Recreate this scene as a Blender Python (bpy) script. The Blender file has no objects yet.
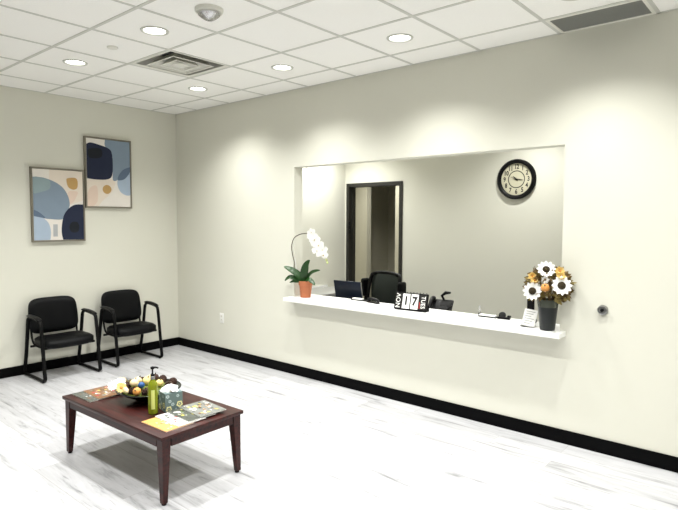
import bpy, bmesh, math, random
from mathutils import Vector, Matrix, Euler
random.seed(7)
PI = math.pi
C = bpy.context.scene.collection

# ------------------------------------------------------------------ materials
def srgb(r, g, b):
    f = lambda c: (c/255/12.92) if c/255 <= .04045 else ((c/255+.055)/1.055)**2.4
    return (f(r), f(g), f(b), 1)

def mat(name, col, rough=.5, metal=0, spec=.5, noise=0, nscale=20, bump=0, bscale=60, emit=None, estr=0,
        trans=0, ior=1.45, coat=0, alpha=1, sss=0):
    m = bpy.data.materials.new(name); m.use_nodes = True
    nt = m.node_tree; b = nt.nodes['Principled BSDF']
    b.inputs['Base Color'].default_value = col
    b.inputs['Roughness'].default_value = rough
    b.inputs['Metallic'].default_value = metal
    b.inputs['Specular IOR Level'].default_value = spec
    b.inputs['IOR'].default_value = ior
    b.inputs['Transmission Weight'].default_value = trans
    b.inputs['Coat Weight'].default_value = coat
    b.inputs['Alpha'].default_value = alpha
    if emit:
        b.inputs['Emission Color'].default_value = emit; b.inputs['Emission Strength'].default_value = estr
    tc = nt.nodes.new('ShaderNodeTexCoord')
    if noise:
        n = nt.nodes.new('ShaderNodeTexNoise'); n.inputs['Scale'].default_value = nscale
        n.inputs['Detail'].default_value = 4
        nt.links.new(tc.outputs['Object'], n.inputs['Vector'])
        mx = nt.nodes.new('ShaderNodeMix'); mx.data_type = 'RGBA'
        mx.inputs['A'].default_value = [max(0, c*(1-noise)) for c in col[:3]]+[1]
        mx.inputs['B'].default_value = [min(1, c*(1+noise)) for c in col[:3]]+[1]
        nt.links.new(n.outputs['Fac'], mx.inputs['Factor'])
        nt.links.new(mx.outputs['Result'], b.inputs['Base Color'])
    if bump:
        n2 = nt.nodes.new('ShaderNodeTexNoise'); n2.inputs['Scale'].default_value = bscale
        n2.inputs['Detail'].default_value = 5
        nt.links.new(tc.outputs['Object'], n2.inputs['Vector'])
        bp = nt.nodes.new('ShaderNodeBump'); bp.inputs['Strength'].default_value = bump
        bp.inputs['Distance'].default_value = .01
        nt.links.new(n2.outputs['Fac'], bp.inputs['Height'])
        nt.links.new(bp.outputs['Normal'], b.inputs['Normal'])
    return m

M = {}
M['wall'] = mat('wall_paint', srgb(219, 218, 206), .72, noise=.015, nscale=3, bump=.04, bscale=220, spec=.25)
M['tile'] = mat('ceiling_tile', srgb(249, 248, 244), .9, noise=.03, nscale=90, bump=.25, bscale=180, spec=.1)
M['grid'] = mat('ceiling_grid', srgb(204, 204, 197), .6)  # white bars coloured greyer: shade of the tile edge reveals put into the colour
M['black_base'] = mat('black_vinyl_base', srgb(5, 5, 6), .6, spec=.08, bump=.05, bscale=30)
M['white_lam'] = mat('white_laminate', srgb(242, 242, 240), .3, noise=.01)
M['grey_lam'] = mat('grey_laminate', srgb(150, 150, 146), .4, noise=.05)
M['black_frame'] = mat('black_door_frame', srgb(34, 33, 29), .5)
M['corr'] = mat('corridor_paint', srgb(196, 192, 172), .8, noise=.02)
M['vinyl'] = mat('black_vinyl', srgb(6, 7, 9), .45, spec=.16, bump=.12, bscale=140, noise=.15, nscale=30)
M['tube'] = mat('black_tube', srgb(6, 6, 7), .45, spec=.18)
M['plastic'] = mat('black_plastic', srgb(8, 8, 9), .4, spec=.22)
M['mesh'] = mat('charcoal_mesh', srgb(44, 50, 46), .8, noise=.2, nscale=200)
M['steel'] = mat('brushed_steel', srgb(150, 150, 150), .3, metal=1)
M['chrome'] = mat('chrome', srgb(190, 190, 190), .2, metal=1)
M['dark'] = mat('dark_recess', srgb(28, 28, 28), .8)
M['white'] = mat('white_plastic', srgb(238, 238, 234), .4)
M['offwhite'] = mat('white_paint_metal', srgb(226, 225, 216), .5)
M['greygrille'] = mat('grey_grille', srgb(150, 151, 145), .6)
M['lamp'] = mat('lamp_lens', (1, 1, 1, 1), .5, emit=(1, .985, .92, 1), estr=9)
M['clear'] = mat('clear_lens', (1, 1, 1, 1), .08, trans=1, ior=1.4)
M['frame_wood'] = mat('taupe_frame', srgb(128, 122, 108), .5, noise=.12, nscale=14)
M['terra'] = mat('terracotta', srgb(176, 106, 72), .7, noise=.1, nscale=25)
M['soil'] = mat('bark_soil', srgb(60, 44, 30), .9, noise=.4, nscale=60, bump=.6)
M['leaf'] = mat('orchid_leaf', srgb(30, 66, 24), .35, noise=.25, nscale=12)
M['stem'] = mat('orchid_stem', srgb(70, 62, 48), .6, noise=.2)
M['petal'] = mat('white_petal', srgb(250, 249, 246), .5)
M['lip'] = mat('petal_lip', srgb(190, 170, 120), .5)
M['bud'] = mat('green_bud', srgb(196, 205, 140), .5)
M['disc'] = mat('flower_disc', srgb(48, 38, 18), .9, bump=.8, bscale=200, noise=.5, nscale=120)
M['foliage'] = mat('dried_foliage', srgb(140, 124, 70), .7, noise=.4, nscale=30)
M['foliage2'] = mat('brown_foliage', srgb(112, 90, 54), .7, noise=.4, nscale=30)
M['yellow'] = mat('yellow_petal', srgb(232, 206, 134), .6, noise=.12, nscale=30)
M['orange'] = mat('pumpkin_orange', srgb(214, 148, 76), .5, noise=.12, nscale=20)
M['vase'] = mat('dark_vase', srgb(26, 30, 30), .3, noise=.1)
M['collar'] = mat('smoky_glass', srgb(120, 124, 112), .25, trans=.55, ior=1.2)
M['navy_lid'] = mat('navy_lid', srgb(15, 24, 38), .35, spec=.25, noise=.15, nscale=6)
M['cream_face'] = mat('clock_face', srgb(200, 196, 172), .5, noise=.06, nscale=10)
M['ink'] = mat('black_ink', srgb(22, 20, 18), .6)
M['paper'] = mat('white_paper', srgb(245, 245, 242), .7)
M['red_ink'] = mat('red_ink', srgb(190, 60, 60), .6)
M['greyink'] = mat('grey_ink', srgb(150, 150, 148), .6)
M['oil'] = mat('green_liquid', srgb(158, 170, 44), .12, trans=.5, ior=1.36)
M['bottle_label'] = mat('pale_green_label', srgb(198, 206, 120), .5)
M['tealgrey'] = mat('teal_grey_card', srgb(98, 116, 116), .55, noise=.06)
M['tissue'] = mat('tissue_paper', srgb(248, 250, 250), .8)
M['cream'] = mat('cream_print', srgb(224, 218, 160), .6)
M['paleblue'] = mat('pale_blue_print', srgb(196, 212, 214), .6)
M['cone'] = mat('pinecone_brown', srgb(62, 40, 32), .8, noise=.4, nscale=60)
M['cone_tip'] = mat('pinecone_tip', srgb(178, 154, 136), .8, noise=.3, nscale=60)
M['bluegl'] = mat('blue_ball', srgb(38, 82, 140), .4, noise=.2, nscale=30)
M['shell'] = mat('cream_shell', srgb(232, 210, 168), .6, noise=.15, nscale=30)
M['bowl'] = mat('dark_bowl', srgb(22, 26, 24), .18, noise=.2, nscale=8)
M['moss'] = mat('green_moss', srgb(98, 110, 40), .9, noise=.5, nscale=80, bump=.8)

# dark cherry wood with grain along x
def wood():
    m = bpy.data.materials.new('cherry_wood'); m.use_nodes = True; nt = m.node_tree; b = nt.nodes['Principled BSDF']
    tc = nt.nodes.new('ShaderNodeTexCoord'); mp = nt.nodes.new('ShaderNodeMapping')
    mp.inputs['Scale'].default_value = (2.5, 34, 34)
    n = nt.nodes.new('ShaderNodeTexNoise'); n.inputs['Scale'].default_value = 1.6; n.inputs['Detail'].default_value = 6
    r = nt.nodes.new('ShaderNodeValToRGB')
    r.color_ramp.elements[0].position = .3; r.color_ramp.elements[0].color = srgb(30, 11, 10)
    r.color_ramp.elements[1].position = .72; r.color_ramp.elements[1].color = srgb(66, 23, 19)
    nt.links.new(tc.outputs['Object'], mp.inputs[0]); nt.links.new(mp.outputs[0], n.inputs['Vector'])
    nt.links.new(n.outputs['Fac'], r.inputs[0]); nt.links.new(r.outputs[0], b.inputs['Base Color'])
    b.inputs['Roughness'].default_value = .33; b.inputs['Specular IOR Level'].default_value = .3
    return m
M['wood'] = wood(); M['trimgrey'] = mat('satin_trim', srgb(196, 196, 188), .5)

# white-washed vinyl planks, boards along x
def floor_mat():
    m = bpy.data.materials.new('whitewashed_planks'); m.use_nodes = True; nt = m.node_tree; b = nt.nodes['Principled BSDF']
    L = nt.links.new; N = nt.nodes.new
    tc = N('ShaderNodeTexCoord')
    br = N('ShaderNodeTexBrick'); br.offset = .37; br.offset_frequency = 2
    br.inputs['Scale'].default_value = 1; br.inputs['Brick Width'].default_value = 1.22; br.inputs['Row Height'].default_value = .178
    br.inputs['Mortar Size'].default_value = .0014; br.inputs['Mortar Smooth'].default_value = .2
    br.inputs['Color1'].default_value = (0, 0, 0, 1); br.inputs['Color2'].default_value = (1, 1, 1, 1)
    br.inputs['Mortar'].default_value = (.5, .5, .5, 1); br.inputs['Bias'].default_value = 0
    L(tc.outputs['Object'], br.inputs['Vector'])
    sep = N('ShaderNodeSeparateColor'); L(br.outputs['Color'], sep.inputs[0])
    # shift the grain per plank
    comb = N('ShaderNodeCombineXYZ'); mu = N('ShaderNodeMath'); mu.operation = 'MULTIPLY'; mu.inputs[1].default_value = 37
    L(sep.outputs[0], mu.inputs[0]); L(mu.outputs[0], comb.inputs[0]); L(mu.outputs[0], comb.inputs[2])
    add = N('ShaderNodeVectorMath'); add.operation = 'ADD'; L(tc.outputs['Object'], add.inputs[0]); L(comb.outputs[0], add.inputs[1])
    mp = N('ShaderNodeMapping'); mp.inputs['Scale'].default_value = (1.2, 10, 1); L(add.outputs[0], mp.inputs[0])
    n1 = N('ShaderNodeTexNoise'); n1.inputs['Scale'].default_value = 1.5; n1.inputs['Detail'].default_value = 7; n1.inputs['Roughness'].default_value = .65
    n1.inputs['Distortion'].default_value = .5
    L(mp.outputs[0], n1.inputs['Vector'])
    r1 = N('ShaderNodeValToRGB'); e = r1.color_ramp.elements
    e[0].position = .28; e[0].color = srgb(120, 120, 122); e[1].position = .60; e[1].color = srgb(193, 193, 196)
    x = r1.color_ramp.elements.new(.45); x.color = srgb(182, 182, 185)
    L(n1.outputs['Fac'], r1.inputs[0])
    mp2 = N('ShaderNodeMapping'); mp2.inputs['Scale'].default_value = (5, 60, 1); L(add.outputs[0], mp2.inputs[0])
    n2 = N('ShaderNodeTexNoise'); n2.inputs['Scale'].default_value = 1.3; n2.inputs['Detail'].default_value = 3
    L(mp2.outputs[0], n2.inputs['Vector'])
    r2 = N('ShaderNodeValToRGB'); r2.color_ramp.elements[0].position = .27; r2.color_ramp.elements[0].color = (.55, .545, .55, 1)
    r2.color_ramp.elements[1].position = .36; r2.color_ramp.elements[1].color = (1, 1, 1, 1)
    L(n2.outputs['Fac'], r2.inputs[0])
    m1 = N('ShaderNodeMix'); m1.data_type = 'RGBA'; m1.blend_type = 'MULTIPLY'; m1.inputs['Factor'].default_value = .8
    L(r1.outputs[0], m1.inputs['A']); L(r2.outputs[0], m1.inputs['B'])
    # plank to plank tone
    mr = N('ShaderNodeMapRange'); mr.inputs['To Min'].default_value = .88; mr.inputs['To Max'].default_value = 1.03
    L(sep.outputs[0], mr.inputs['Value'])
    vm = N('ShaderNodeVectorMath'); vm.operation = 'SCALE'; L(m1.outputs['Result'], vm.inputs[0]); L(mr.outputs[0], vm.inputs['Scale'])
    m2 = N('ShaderNodeMix'); m2.data_type = 'RGBA'; m2.inputs['B'].default_value = srgb(150, 148, 146)
    L(br.outputs['Fac'], m2.inputs['Factor']); L(vm.outputs[0], m2.inputs['A'])
    L(m2.outputs['Result'], b.inputs['Base Color'])
    b.inputs['Roughness'].default_value = .42; b.inputs['Specular IOR Level'].default_value = .4
    bp = N('ShaderNodeBump'); bp.inputs['Strength'].default_value = .08; bp.inputs['Distance'].default_value = .004
    L(n1.outputs['Fac'], bp.inputs['Height']); L(bp.outputs['Normal'], b.inputs['Normal'])
    return m
M['floor'] = floor_mat()

# ------------------------------------------------------------------ mesh builder
def catmull(pts, n=6, closed=False):
    P = [Vector(p) for p in pts]; out = []; k = len(P)
    rng = range(k) if closed else range(k-1)
    for i in rng:
        if closed: a, b, c, d = P[(i-1) % k], P[i], P[(i+1) % k], P[(i+2) % k]
        else: a, b, c, d = P[max(i-1, 0)], P[i], P[i+1], P[min(i+2, k-1)]
        for j in range(n):
            t = j/n
            out.append(.5*((2*b)+(c-a)*t+(2*a-5*b+4*c-d)*t*t+(3*b-a-3*c+d)*t*t*t))
    if not closed: out.append(P[-1].copy())
    return out

class MB:
    def __init__(s): s.v = []; s.f = []; s.m = []; s.mats = []
    def mi(s, m):
        if m not in s.mats: s.mats.append(m)
        return s.mats.index(m)
    def add(s, vs, fs, m, X=None):
        o = len(s.v); i = s.mi(m)
        s.v += [(X @ Vector(v)) if X else Vector(v) for v in vs]
        s.f += [tuple(o+k for k in f) for f in fs]; s.m += [i]*len(fs)
        return s
    def box(s, x0, x1, y0, y1, z0, z1, m, bev=0, X=None, seg=2):
        bm = bmesh.new(); bmesh.ops.create_cube(bm, size=1)
        for v in bm.verts: v.co = Vector(((x0+x1)/2+v.co.x*(x1-x0), (y0+y1)/2+v.co.y*(y1-y0), (z0+z1)/2+v.co.z*(z1-z0)))
        if bev: bmesh.ops.bevel(bm, geom=bm.edges[:], offset=bev, segments=seg, profile=.5, affect='EDGES')
        bm.verts.index_update()
        s.add([v.co.copy() for v in bm.verts], [[v.index for v in f.verts] for f in bm.faces], m, X); bm.free(); return s
    def tube(s, pts, r, m, n=8, closed=False, X=None, ry=None, cap=True):
        P = [Vector(p) for p in pts]; k = len(P); rs = r if isinstance(r, (list, tuple)) else [r]*k
        vs = []; up = None
        for i in range(k):
            if closed: t = P[(i+1) % k]-P[(i-1) % k]
            else: t = P[min(i+1, k-1)]-P[max(i-1, 0)]
            t = t.normalized() if t.length > 1e-9 else Vector((0, 0, 1))
            if up is None:
                up = Vector((0, 1, 0)) if abs(t.y) < .9 else Vector((0, 0, 1))
            a = (up-t*up.dot(t)).normalized(); b = t.cross(a); up = a
            q = (ry/(rs[i] or 1)) if ry else 1
            for j in range(n):
                w = 2*PI*j/n; vs.append(P[i]+a*math.cos(w)*rs[i]*q+b*math.sin(w)*rs[i])
        fs = []
        for i in range(k if closed else k-1):
            A = i*n; B = ((i+1) % k)*n
            for j in range(n): fs.append((A+j, A+(j+1) % n, B+(j+1) % n, B+j))
        if not closed and cap: fs += [tuple(range(n-1, -1, -1)), tuple((k-1)*n+j for j in range(n))]
        return s.add(vs, fs, m, X)
    def lathe(s, prof, m, n=24, c=(0, 0, 0), X=None, cap=(True, True), wob=None):
        vs = []; fs = []; k = len(prof)
        for i, (r, z) in enumerate(prof):
            for j in range(n):
                w = 2*PI*j/n; q = wob(w) if wob else 1
                vs.append((c[0]+r*q*math.cos(w), c[1]+r*q*math.sin(w), c[2]+z))
        for i in range(k-1):
            for j in range(n): fs.append((i*n+j, i*n+(j+1) % n, (i+1)*n+(j+1) % n, (i+1)*n+j))
        if cap[0]: fs.append(tuple(range(n-1, -1, -1)))
        if cap[1]: fs.append(tuple((k-1)*n+j for j in range(n)))
        return s.add(vs, fs, m, X)
    def ball(s, c, r, m, n=12, sc=(1, 1, 1), X=None, wob=None):
        pr = [(r*math.sin(PI*(i+.001)/(n//2*1.0+.002))*1, -r*math.cos(PI*(i+.001)/(n//2+.002))) for i in range(n//2+1)]
        T = Matrix.Translation(c) @ Matrix.Diagonal((sc[0], sc[1], sc[2], 1))
        if X: T = X @ T
        return s.lathe(pr, m, n, X=T, cap=(False, False), wob=wob)
    def prism(s, poly, t, m, X=None):  # polygon in xy, thickness t along z
        k = len(poly); vs = [(p[0], p[1], 0) for p in poly]+[(p[0], p[1], t) for p in poly]
        fs = [tuple(range(k-1, -1, -1)), tuple(range(k, 2*k))]+[(i, (i+1) % k, k+(i+1) % k, k+i) for i in range(k)]
        return s.add(vs, fs, m, X)
    def flat(s, poly, m, X=None):
        return s.add([(p[0], p[1], p[2] if len(p) > 2 else 0) for p in poly], [tuple(range(len(poly)))], m, X)
    def text(s, txt, size, m, X, ext=.0006, sx=1, off=0):
        cu = bpy.data.curves.new('t', 'FONT'); cu.body = txt; cu.size = size; cu.extrude = ext; cu.align_x = 'CENTER'; cu.align_y = 'CENTER'
        cu.resolution_u = 3; cu.offset = off
        o = bpy.data.objects.new('t', cu); C.objects.link(o); bpy.context.view_layer.update()
        me = bpy.data.meshes.new_from_object(o.evaluated_get(bpy.context.evaluated_depsgraph_get()))
        S = X @ Matrix.Diagonal((sx, 1, 1, 1))
        s.add([v.co.copy() for v in me.vertices], [tuple(p.vertices) for p in me.polygons], m, S)
        bpy.data.objects.remove(o); bpy.data.curves.remove(cu); bpy.data.meshes.remove(me); return s
    def build(s, name, parent=None, loc=(0, 0, 0), rz=0, smooth=40):
        me = bpy.data.meshes.new(name); me.from_pydata(s.v, [], s.f); me.update()
        for m in s.mats: me.materials.append(M[m])
        me.polygons.foreach_set('material_index', s.m)
        bm = bmesh.new(); bm.from_mesh(me); bmesh.ops.recalc_face_normals(bm, faces=bm.faces[:]); bm.to_mesh(me); bm.free()
        me.polygons.foreach_set('use_smooth', [smooth > 0]*len(me.polygons))
        if smooth > 0: me.set_sharp_from_angle(angle=math.radians(smooth))
        o = bpy.data.objects.new(name, me); C.objects.link(o)
        if parent: o.parent = parent
        o.location = loc; o.rotation_euler = (0, 0, rz)
        return o

def tag(o, label, cat, group=None):
    o['label'] = label; o['category'] = cat
    if group: o['group'] = group
    return o
def thing(name, label, cat, loc=(0, 0, 0), rz=0, group=None):
    o = bpy.data.objects.new(name, None); C.objects.link(o); o.empty_display_size = .05
    o.location = loc; o.rotation_euler = (0, 0, rz); return tag(o, label, cat, group)
def struct(name, mb, smooth=0):
    o = mb.build(name, smooth=smooth); o['kind'] = 'structure'; return o
def dup(root, loc=None, label=None, rz=None, scale=None):
    r = root.copy(); C.objects.link(r)
    if loc is not None: r.location = loc
    if rz is not None: r.rotation_euler = (0, 0, rz)
    if scale: r.scale = scale
    if label: r['label'] = label
    for ch in list(root.children):
        c = ch.copy(); C.objects.link(c); c.parent = r
        for g in list(ch.children):
            d = g.copy(); C.objects.link(d); d.parent = c
    return r
R3 = lambda a, ax: Matrix.Rotation(a, 4, ax)
TR = lambda x, y, z: Matrix.Translation((x, y, z))

# ------------------------------------------------------------------ room
H = 2.91; XR = 8.0; YF = -6.0; T = .6096
OX0, OX1, OZ1 = 2.096, 4.789, 2.137; WT = .12; SILL = .778
BX0, BX1, BY1 = 1.10, 5.6, 2.0          # reception office behind the window
struct('floor', MB().box(-.3, XR+.1, YF-.1, 5.6, -.1, 0, 'floor'))
struct('wall_left', MB().box(-.12, 0, YF, WT, 0, H, 'wall'))
w = MB()
w.box(0, OX0, 0, WT, 0, H, 'wall').box(OX1, XR, 0, WT, 0, H, 'wall')
w.box(OX0, OX1, 0, WT, 0, SILL, 'wall').box(OX0, OX1, 0, WT, OZ1, H, 'wall')
struct('wall_back', w)
struct('wall_right', MB().box(XR, XR+.12, YF, WT, 0, H, 'wall'))
struct('wall_front', MB().box(0, XR, YF-.12, YF, 0, H, 'wall'))
# office walls, with the doorway in the far one
DX0, DX1, DZ = 1.18, 2.02, 2.06
struct('wall_office_left', MB().box(BX0-.12, BX0, WT, BY1, 0, H, 'wall'))
struct('wall_office_right', MB().box(BX1, BX1+.12, WT, BY1, 0, H, 'wall'))
w = MB(); w.box(BX0-.12, DX0-.03, BY1, BY1+WT, 0, H, 'wall').box(DX1+.03, BX1+.12, BY1, BY1+WT, 0, H, 'wall')
w.box(DX0-.03, DX1+.03, BY1, BY1+WT, DZ+.03, H, 'wall')
struct('wall_office_far', w)
# corridor beyond the doorway, with a darker cased opening in its far wall
w = MB(); w.box(-.3, .401, 3.4, 3.52, 0, H, 'corr').box(.979, 2.6, 3.4, 3.52, 0, H, 'corr').box(.401, .979, 3.4, 3.52, 2.6, H, 'corr')
w.box(-.3, 2.6, 5.0, 5.12, 0, H, 'corr').box(-.42, -.3, BY1+WT, 5.12, 0, H, 'corr').box(2.6, 2.72, BY1+WT, 5.12, 0, H, 'corr')
w.box(-.3, BX0-.12, BY1, BY1+WT, 0, H, 'corr')
struct('wall_corridor', w)
# baseboards
struct('baseboard_left', MB().box(0, .012, YF, -.012, 0, .1, 'black_base', .003))
struct('baseboard_back', MB().box(0, XR, -.012, 0, 0, .1, 'black_base', .003))
struct('baseboard_office', MB().box(BX0, DX0-.05, BY1-.012, BY1, 0, .1, 'black_base').box(DX1+.05, BX1, BY1-.012, BY1, 0, .1, 'black_base'))

# ceiling: deck + lay-in tiles + grid, with real holes for lights and grilles
GX, GY = 1.690, .344
xs = [0, GX-2*T, GX-T]+[GX+k*T for k in range(0, 11) if GX+k*T < XR-.05]+[XR]
ys = [0]+[-GY-k*T for k in range(0, 10) if -GY-k*T > YF+.05]+[YF]
LX = [GX+T*(k+.5) for k in (-1, 1, 3, 5, 7)]; LY = [-GY-T*(k+.5) for k in (0, 2, 4)]
LIGHTS = [(x, y) for y in LY for x in LX if not (y < -3 and x > 6)]
VENT = (GX+T*.5, -GY-T*1.5)
cl = MB()
for i in range(len(xs)-1):
    for j in range(len(ys)-1):
        x0, x1, y1, y0 = xs[i], xs[i+1], ys[j], ys[j+1]
        if x0 < VENT[0] < x1 and y0 < VENT[1] < y1: continue
        if x0 < 5.0 < x1 and j == 0: continue
        hole = [l for l in LIGHTS if x0 < l[0] < x1 and y0 < l[1] < y1]
        if hole:
            hx, hy = hole[0]; r = .076; n = 32
            ring = [(hx+r*math.cos(2*PI*k/n), hy+r*math.sin(2*PI*k/n), H) for k in range(n)]
            sq = []
            for k in range(n):
                a = 2*PI*k/n; ca, sa = math.cos(a), math.sin(a); q = 1/max(abs(ca), abs(sa))
                sq.append(((x0+x1)/2+(x1-x0)/2*ca*q, (y0+y1)/2+(y1-y0)/2*sa*q, H))
            cl.add(ring+sq, [(k, (k+1) % n, n+(k+1) % n, n+k) for k in range(n)], 'tile')
        else:
            cl.flat([(x0, y0, H), (x0, y1, H), (x1, y1, H), (x1, y0, H)], 'tile')
for x in xs[1:-1]: cl.box(x-.012, x+.012, YF, 0, H-.003, H+.02, 'grid')
for y in ys[1:-1]: cl.box(0, XR, y-.012, y+.012, H-.0036, H+.02, 'grid')
for (a, b, c, d) in ((0, XR, -.02, 0), (0, XR, YF, YF+.02), (0, .02, YF, 0), (XR-.02, XR, YF, 0)): cl.box(a, b, c, d, H-.003, H+.01, 'grid')
cl.box(-.12, XR+.12, YF-.12, 5.2, H+.128, H+.17, 'tile')
# plenum sides so no light leaks
cl.box(-.12, 0, YF-.12, WT, H, H+.128, 'tile').box(XR, XR+.12, YF-.12, WT, H, H+.128, 'tile').box(-.12, XR+.12, YF-.12, YF, H, H+.128, 'tile').box(-.12, XR, 0, WT, H, H+.128, 'tile')
struct('ceiling', cl)
c2 = MB().box(-.42, BX1+.12, WT, 5.12, H, H+.04, 'tile')
struct('ceiling_office', c2)
# black frame of the doorway in the office
dt = MB()
for (a, b) in ((DX0-.05, DX0), (DX1, DX1+.05)): dt.box(a, b, BY1-.015, BY1+WT+.015, 0, DZ+.05, 'black_frame', .003)
dt.box(DX0-.0, DX1+.0, BY1-.015, BY1+WT+.015, DZ, DZ+.05, 'black_frame', .003)
dt.box(DX0, DX0+.012, BY1+.05, BY1+.09, 0, DZ, 'black_frame').box(DX1-.012, DX1, BY1+.05, BY1+.09, 0, DZ, 'black_frame')
struct('door_1', dt)
hg = thing('door_hinge', 'black hinge on the left jamb of the dark office doorway', 'hinge', (DX0+.006, BY1-.02, 1.5))
MB().box(-.004, .022, -.006, .002, -.085, .085, 'plastic', .001).build('hinge_leaf', hg)
for z in (-.06, .055): MB().lathe([(.002, -.03), (.011, -.028), (.011, .028), (.002, .03)], 'plastic', 10, (.02, -.01, z)).build('knuckle', hg)

# ------------------------------------------------------------------ ceiling fixtures
def can_light():
    t = thing('recessed_light', '', 'ceiling light', (0, 0, 0), 0, 'round recessed lights in the tiled ceiling')
    MB().lathe([(.074, .004), (.074, -.002), (.080, -.007), (.094, -.006), (.097, 0)], 'trimgrey', 40, cap=(False, False)).build('trim_ring', t)
    MB().lathe([(.0745, 0), (.072, .022), (.070, .05), (.070, .127)], 'white', 32, cap=(False, False)).build('can', t)
    MB().lathe([(.0, .0135), (.071, .0135), (.071, .0165), (.0, .0165)], 'lamp', 32, cap=(False, False)).build('lens', t)
    return t
lab = {(0, 0): 'round recessed ceiling light nearest the corner of the two walls',
       (1, 0): 'round recessed ceiling light close to the window wall, above the left end of the opening',
       (2, 0): 'round recessed ceiling light close to the window wall, rightmost one seen',
       (3, 0): 'round recessed light above the right half of the reception opening, just past the photo edge',
       (0, 1): 'round recessed ceiling light near the two framed pictures, leftmost seen',
       (1, 1): 'round recessed ceiling light between the sprinkler cover and the strobe dome'}
proto = can_light(); first = True
spots = []
for j, y in enumerate(LY):
    for i, x in enumerate(LX):
        if (x, y) not in LIGHTS: continue
        if (i, j) in lab and (i, j) != (3, 0):
            if first: proto.location = (x, y, H); proto['label'] = lab[(i, j)]; first = False
            else: dup(proto, (x, y, H), lab[(i, j)])
        else:
            u = dup(proto, (x, y, H), 'round recessed ceiling light in the part of the ceiling nearer the camera')
        spots.append((x, y))

SPOT_E = 122
def spot(x, y, z, e, size=130, blend=.95, r=.055, col=(1, 1, .965)):
    l = bpy.data.lights.new('downlight_beam', 'SPOT'); l.energy = e; l.spot_size = math.radians(size); l.spot_blend = blend
    l.shadow_soft_size = r; l.color = col
    o = bpy.data.objects.new('downlight_beam', l); C.objects.link(o); o.location = (x, y, z); return o
for x, y in spots: spot(x, y, H-.0, SPOT_E)

# supply diffuser: concentric louvred cones
t = thing('air_diffuser', 'square white louvred air diffuser in the ceiling between the lights', 'air vent', (VENT[0], VENT[1], H))
def sqring(mb, a0, z0, a1, z1, m, th=.0025):
    for z in (0,):
        c = [(1, 1), (-1, 1), (-1, -1), (1, -1)]
        vs = [(p*a0, q*a0, z0) for p, q in c]+[(p*a1, q*a1, z1) for p, q in c]+[(p*a0, q*a0, z0+th) for p, q in c]+[(p*a1, q*a1, z1+th) for p, q in c]
        fs = []
        for i in range(4):
            j = (i+1) % 4
            fs += [(i, j, 4+j, 4+i), (8+i, 12+i, 12+j, 8+j), (4+i, 4+j, 12+j, 12+i), (i, 8+i, 8+j, j)]
        mb.add(vs, fs, m)
fr = MB(); sqring(fr, .262, .004, .292, -.002, 'offwhite'); sqring(fr, .292, -.002, .300, .004, 'offwhite'); fr.build('face_frame', t, smooth=0)
for k2, (a, z) in enumerate(((.195, -.006), (.120, -.008))):
    lv = MB(); sqring(lv, a-.050, .040, a-.010, z+.004, 'offwhite'); sqring(lv, a-.013, z, a+.004, z-.001, 'offwhite'); lv.build('louver', t, smooth=0)
MB().box(-.055, .055, -.055, .055, -.008, -.004, 'offwhite', .002).build('centre_panel', t)
pb = MB(); pb.box(-.268, .268, -.268, .268, .123, .127, 'dark')  # dark lid: its colour stands in for the unlit depth of the duct
for s_ in (-1, 1): pb.box(s_*.268-.002, s_*.268+.002, -.268, .268, .006, .12, 'offwhite').box(-.268, .268, s_*.268-.002, s_*.268+.002, .006, .12, 'offwhite')
pb.build('duct_neck', t, smooth=0)

# return grille by the window wall
gx0, gx1 = xs[[i for i, x in enumerate(xs) if x < 5.0][-1]], 0
gx1 = gx0+T
t = thing('return_grille', 'long grey slotted return air grille in the ceiling against the window wall', 'air vent', ((gx0+gx1)/2, -GY/2, H))
hx, hy = T/2-.012, GY/2-.012
g = MB(); g.box(-hx, hx, -hy, -hy+.02, -.004, .006, 'offwhite').box(-hx, hx, hy-.02, hy, -.004, .006, 'offwhite').box(-hx, -hx+.02, -hy+.02, hy-.02, -.004, .006, 'offwhite').box(hx-.02, hx, -hy+.02, hy-.02, -.004, .006, 'offwhite')
g.build('face_frame', t, smooth=0)
g = MB(); g.box(-hx+.02, hx-.02, -hy+.02, hy-.02, .015, .018, 'greygrille')
for q in range(26):
    y = -hy+.026+q*(2*hy-.052)/25; g.box(-hx+.02, hx-.02, y-.0022, y+.0022, -.002, .012, 'greygrille')
g.build('slats', t, smooth=0)
for q in (-.1, .1): MB().box(q-.003, q+.003, -hy+.02, hy-.02, .013, .0145, 'greygrille').build('cross_bar', t, smooth=0)

# strobe dome and sprinkler cover
t = thing('ceiling_strobe', 'round white ceiling alarm strobe with a clear faceted dome', 'alarm', (3.225, -1.868, H))
MB().lathe([(.088, 0), (.088, -.014), (.083, -.024), (.07, -.028), (.0, -.028)], 'offwhite', 36, cap=(False, False)).build('base', t)
MB().lathe([(.080, -.022), (.070, -.038), (.050, -.054), (.026, -.068), (.001, -.074)], 'clear', 16, cap=(False, False)).build('lens_dome', t, smooth=20)
MB().lathe([(.062, -.028), (.050, -.036), (.030, -.05), (.001, -.058)], 'chrome', 12, cap=(False, False)).box(-.006, .006, -.03, .03, -.046, -.03, 'dark').build('flash_tube', t)
tag(MB().lathe([(.0, -.012), (.036, -.012), (.041, -.007), (.041, 0)], 'offwhite', 30, cap=(False, False)).build('sprinkler_cover', loc=(2.025, -1.874, H)),
    'small round sprinkler cover plate on a ceiling tile', 'sprinkler')

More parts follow.
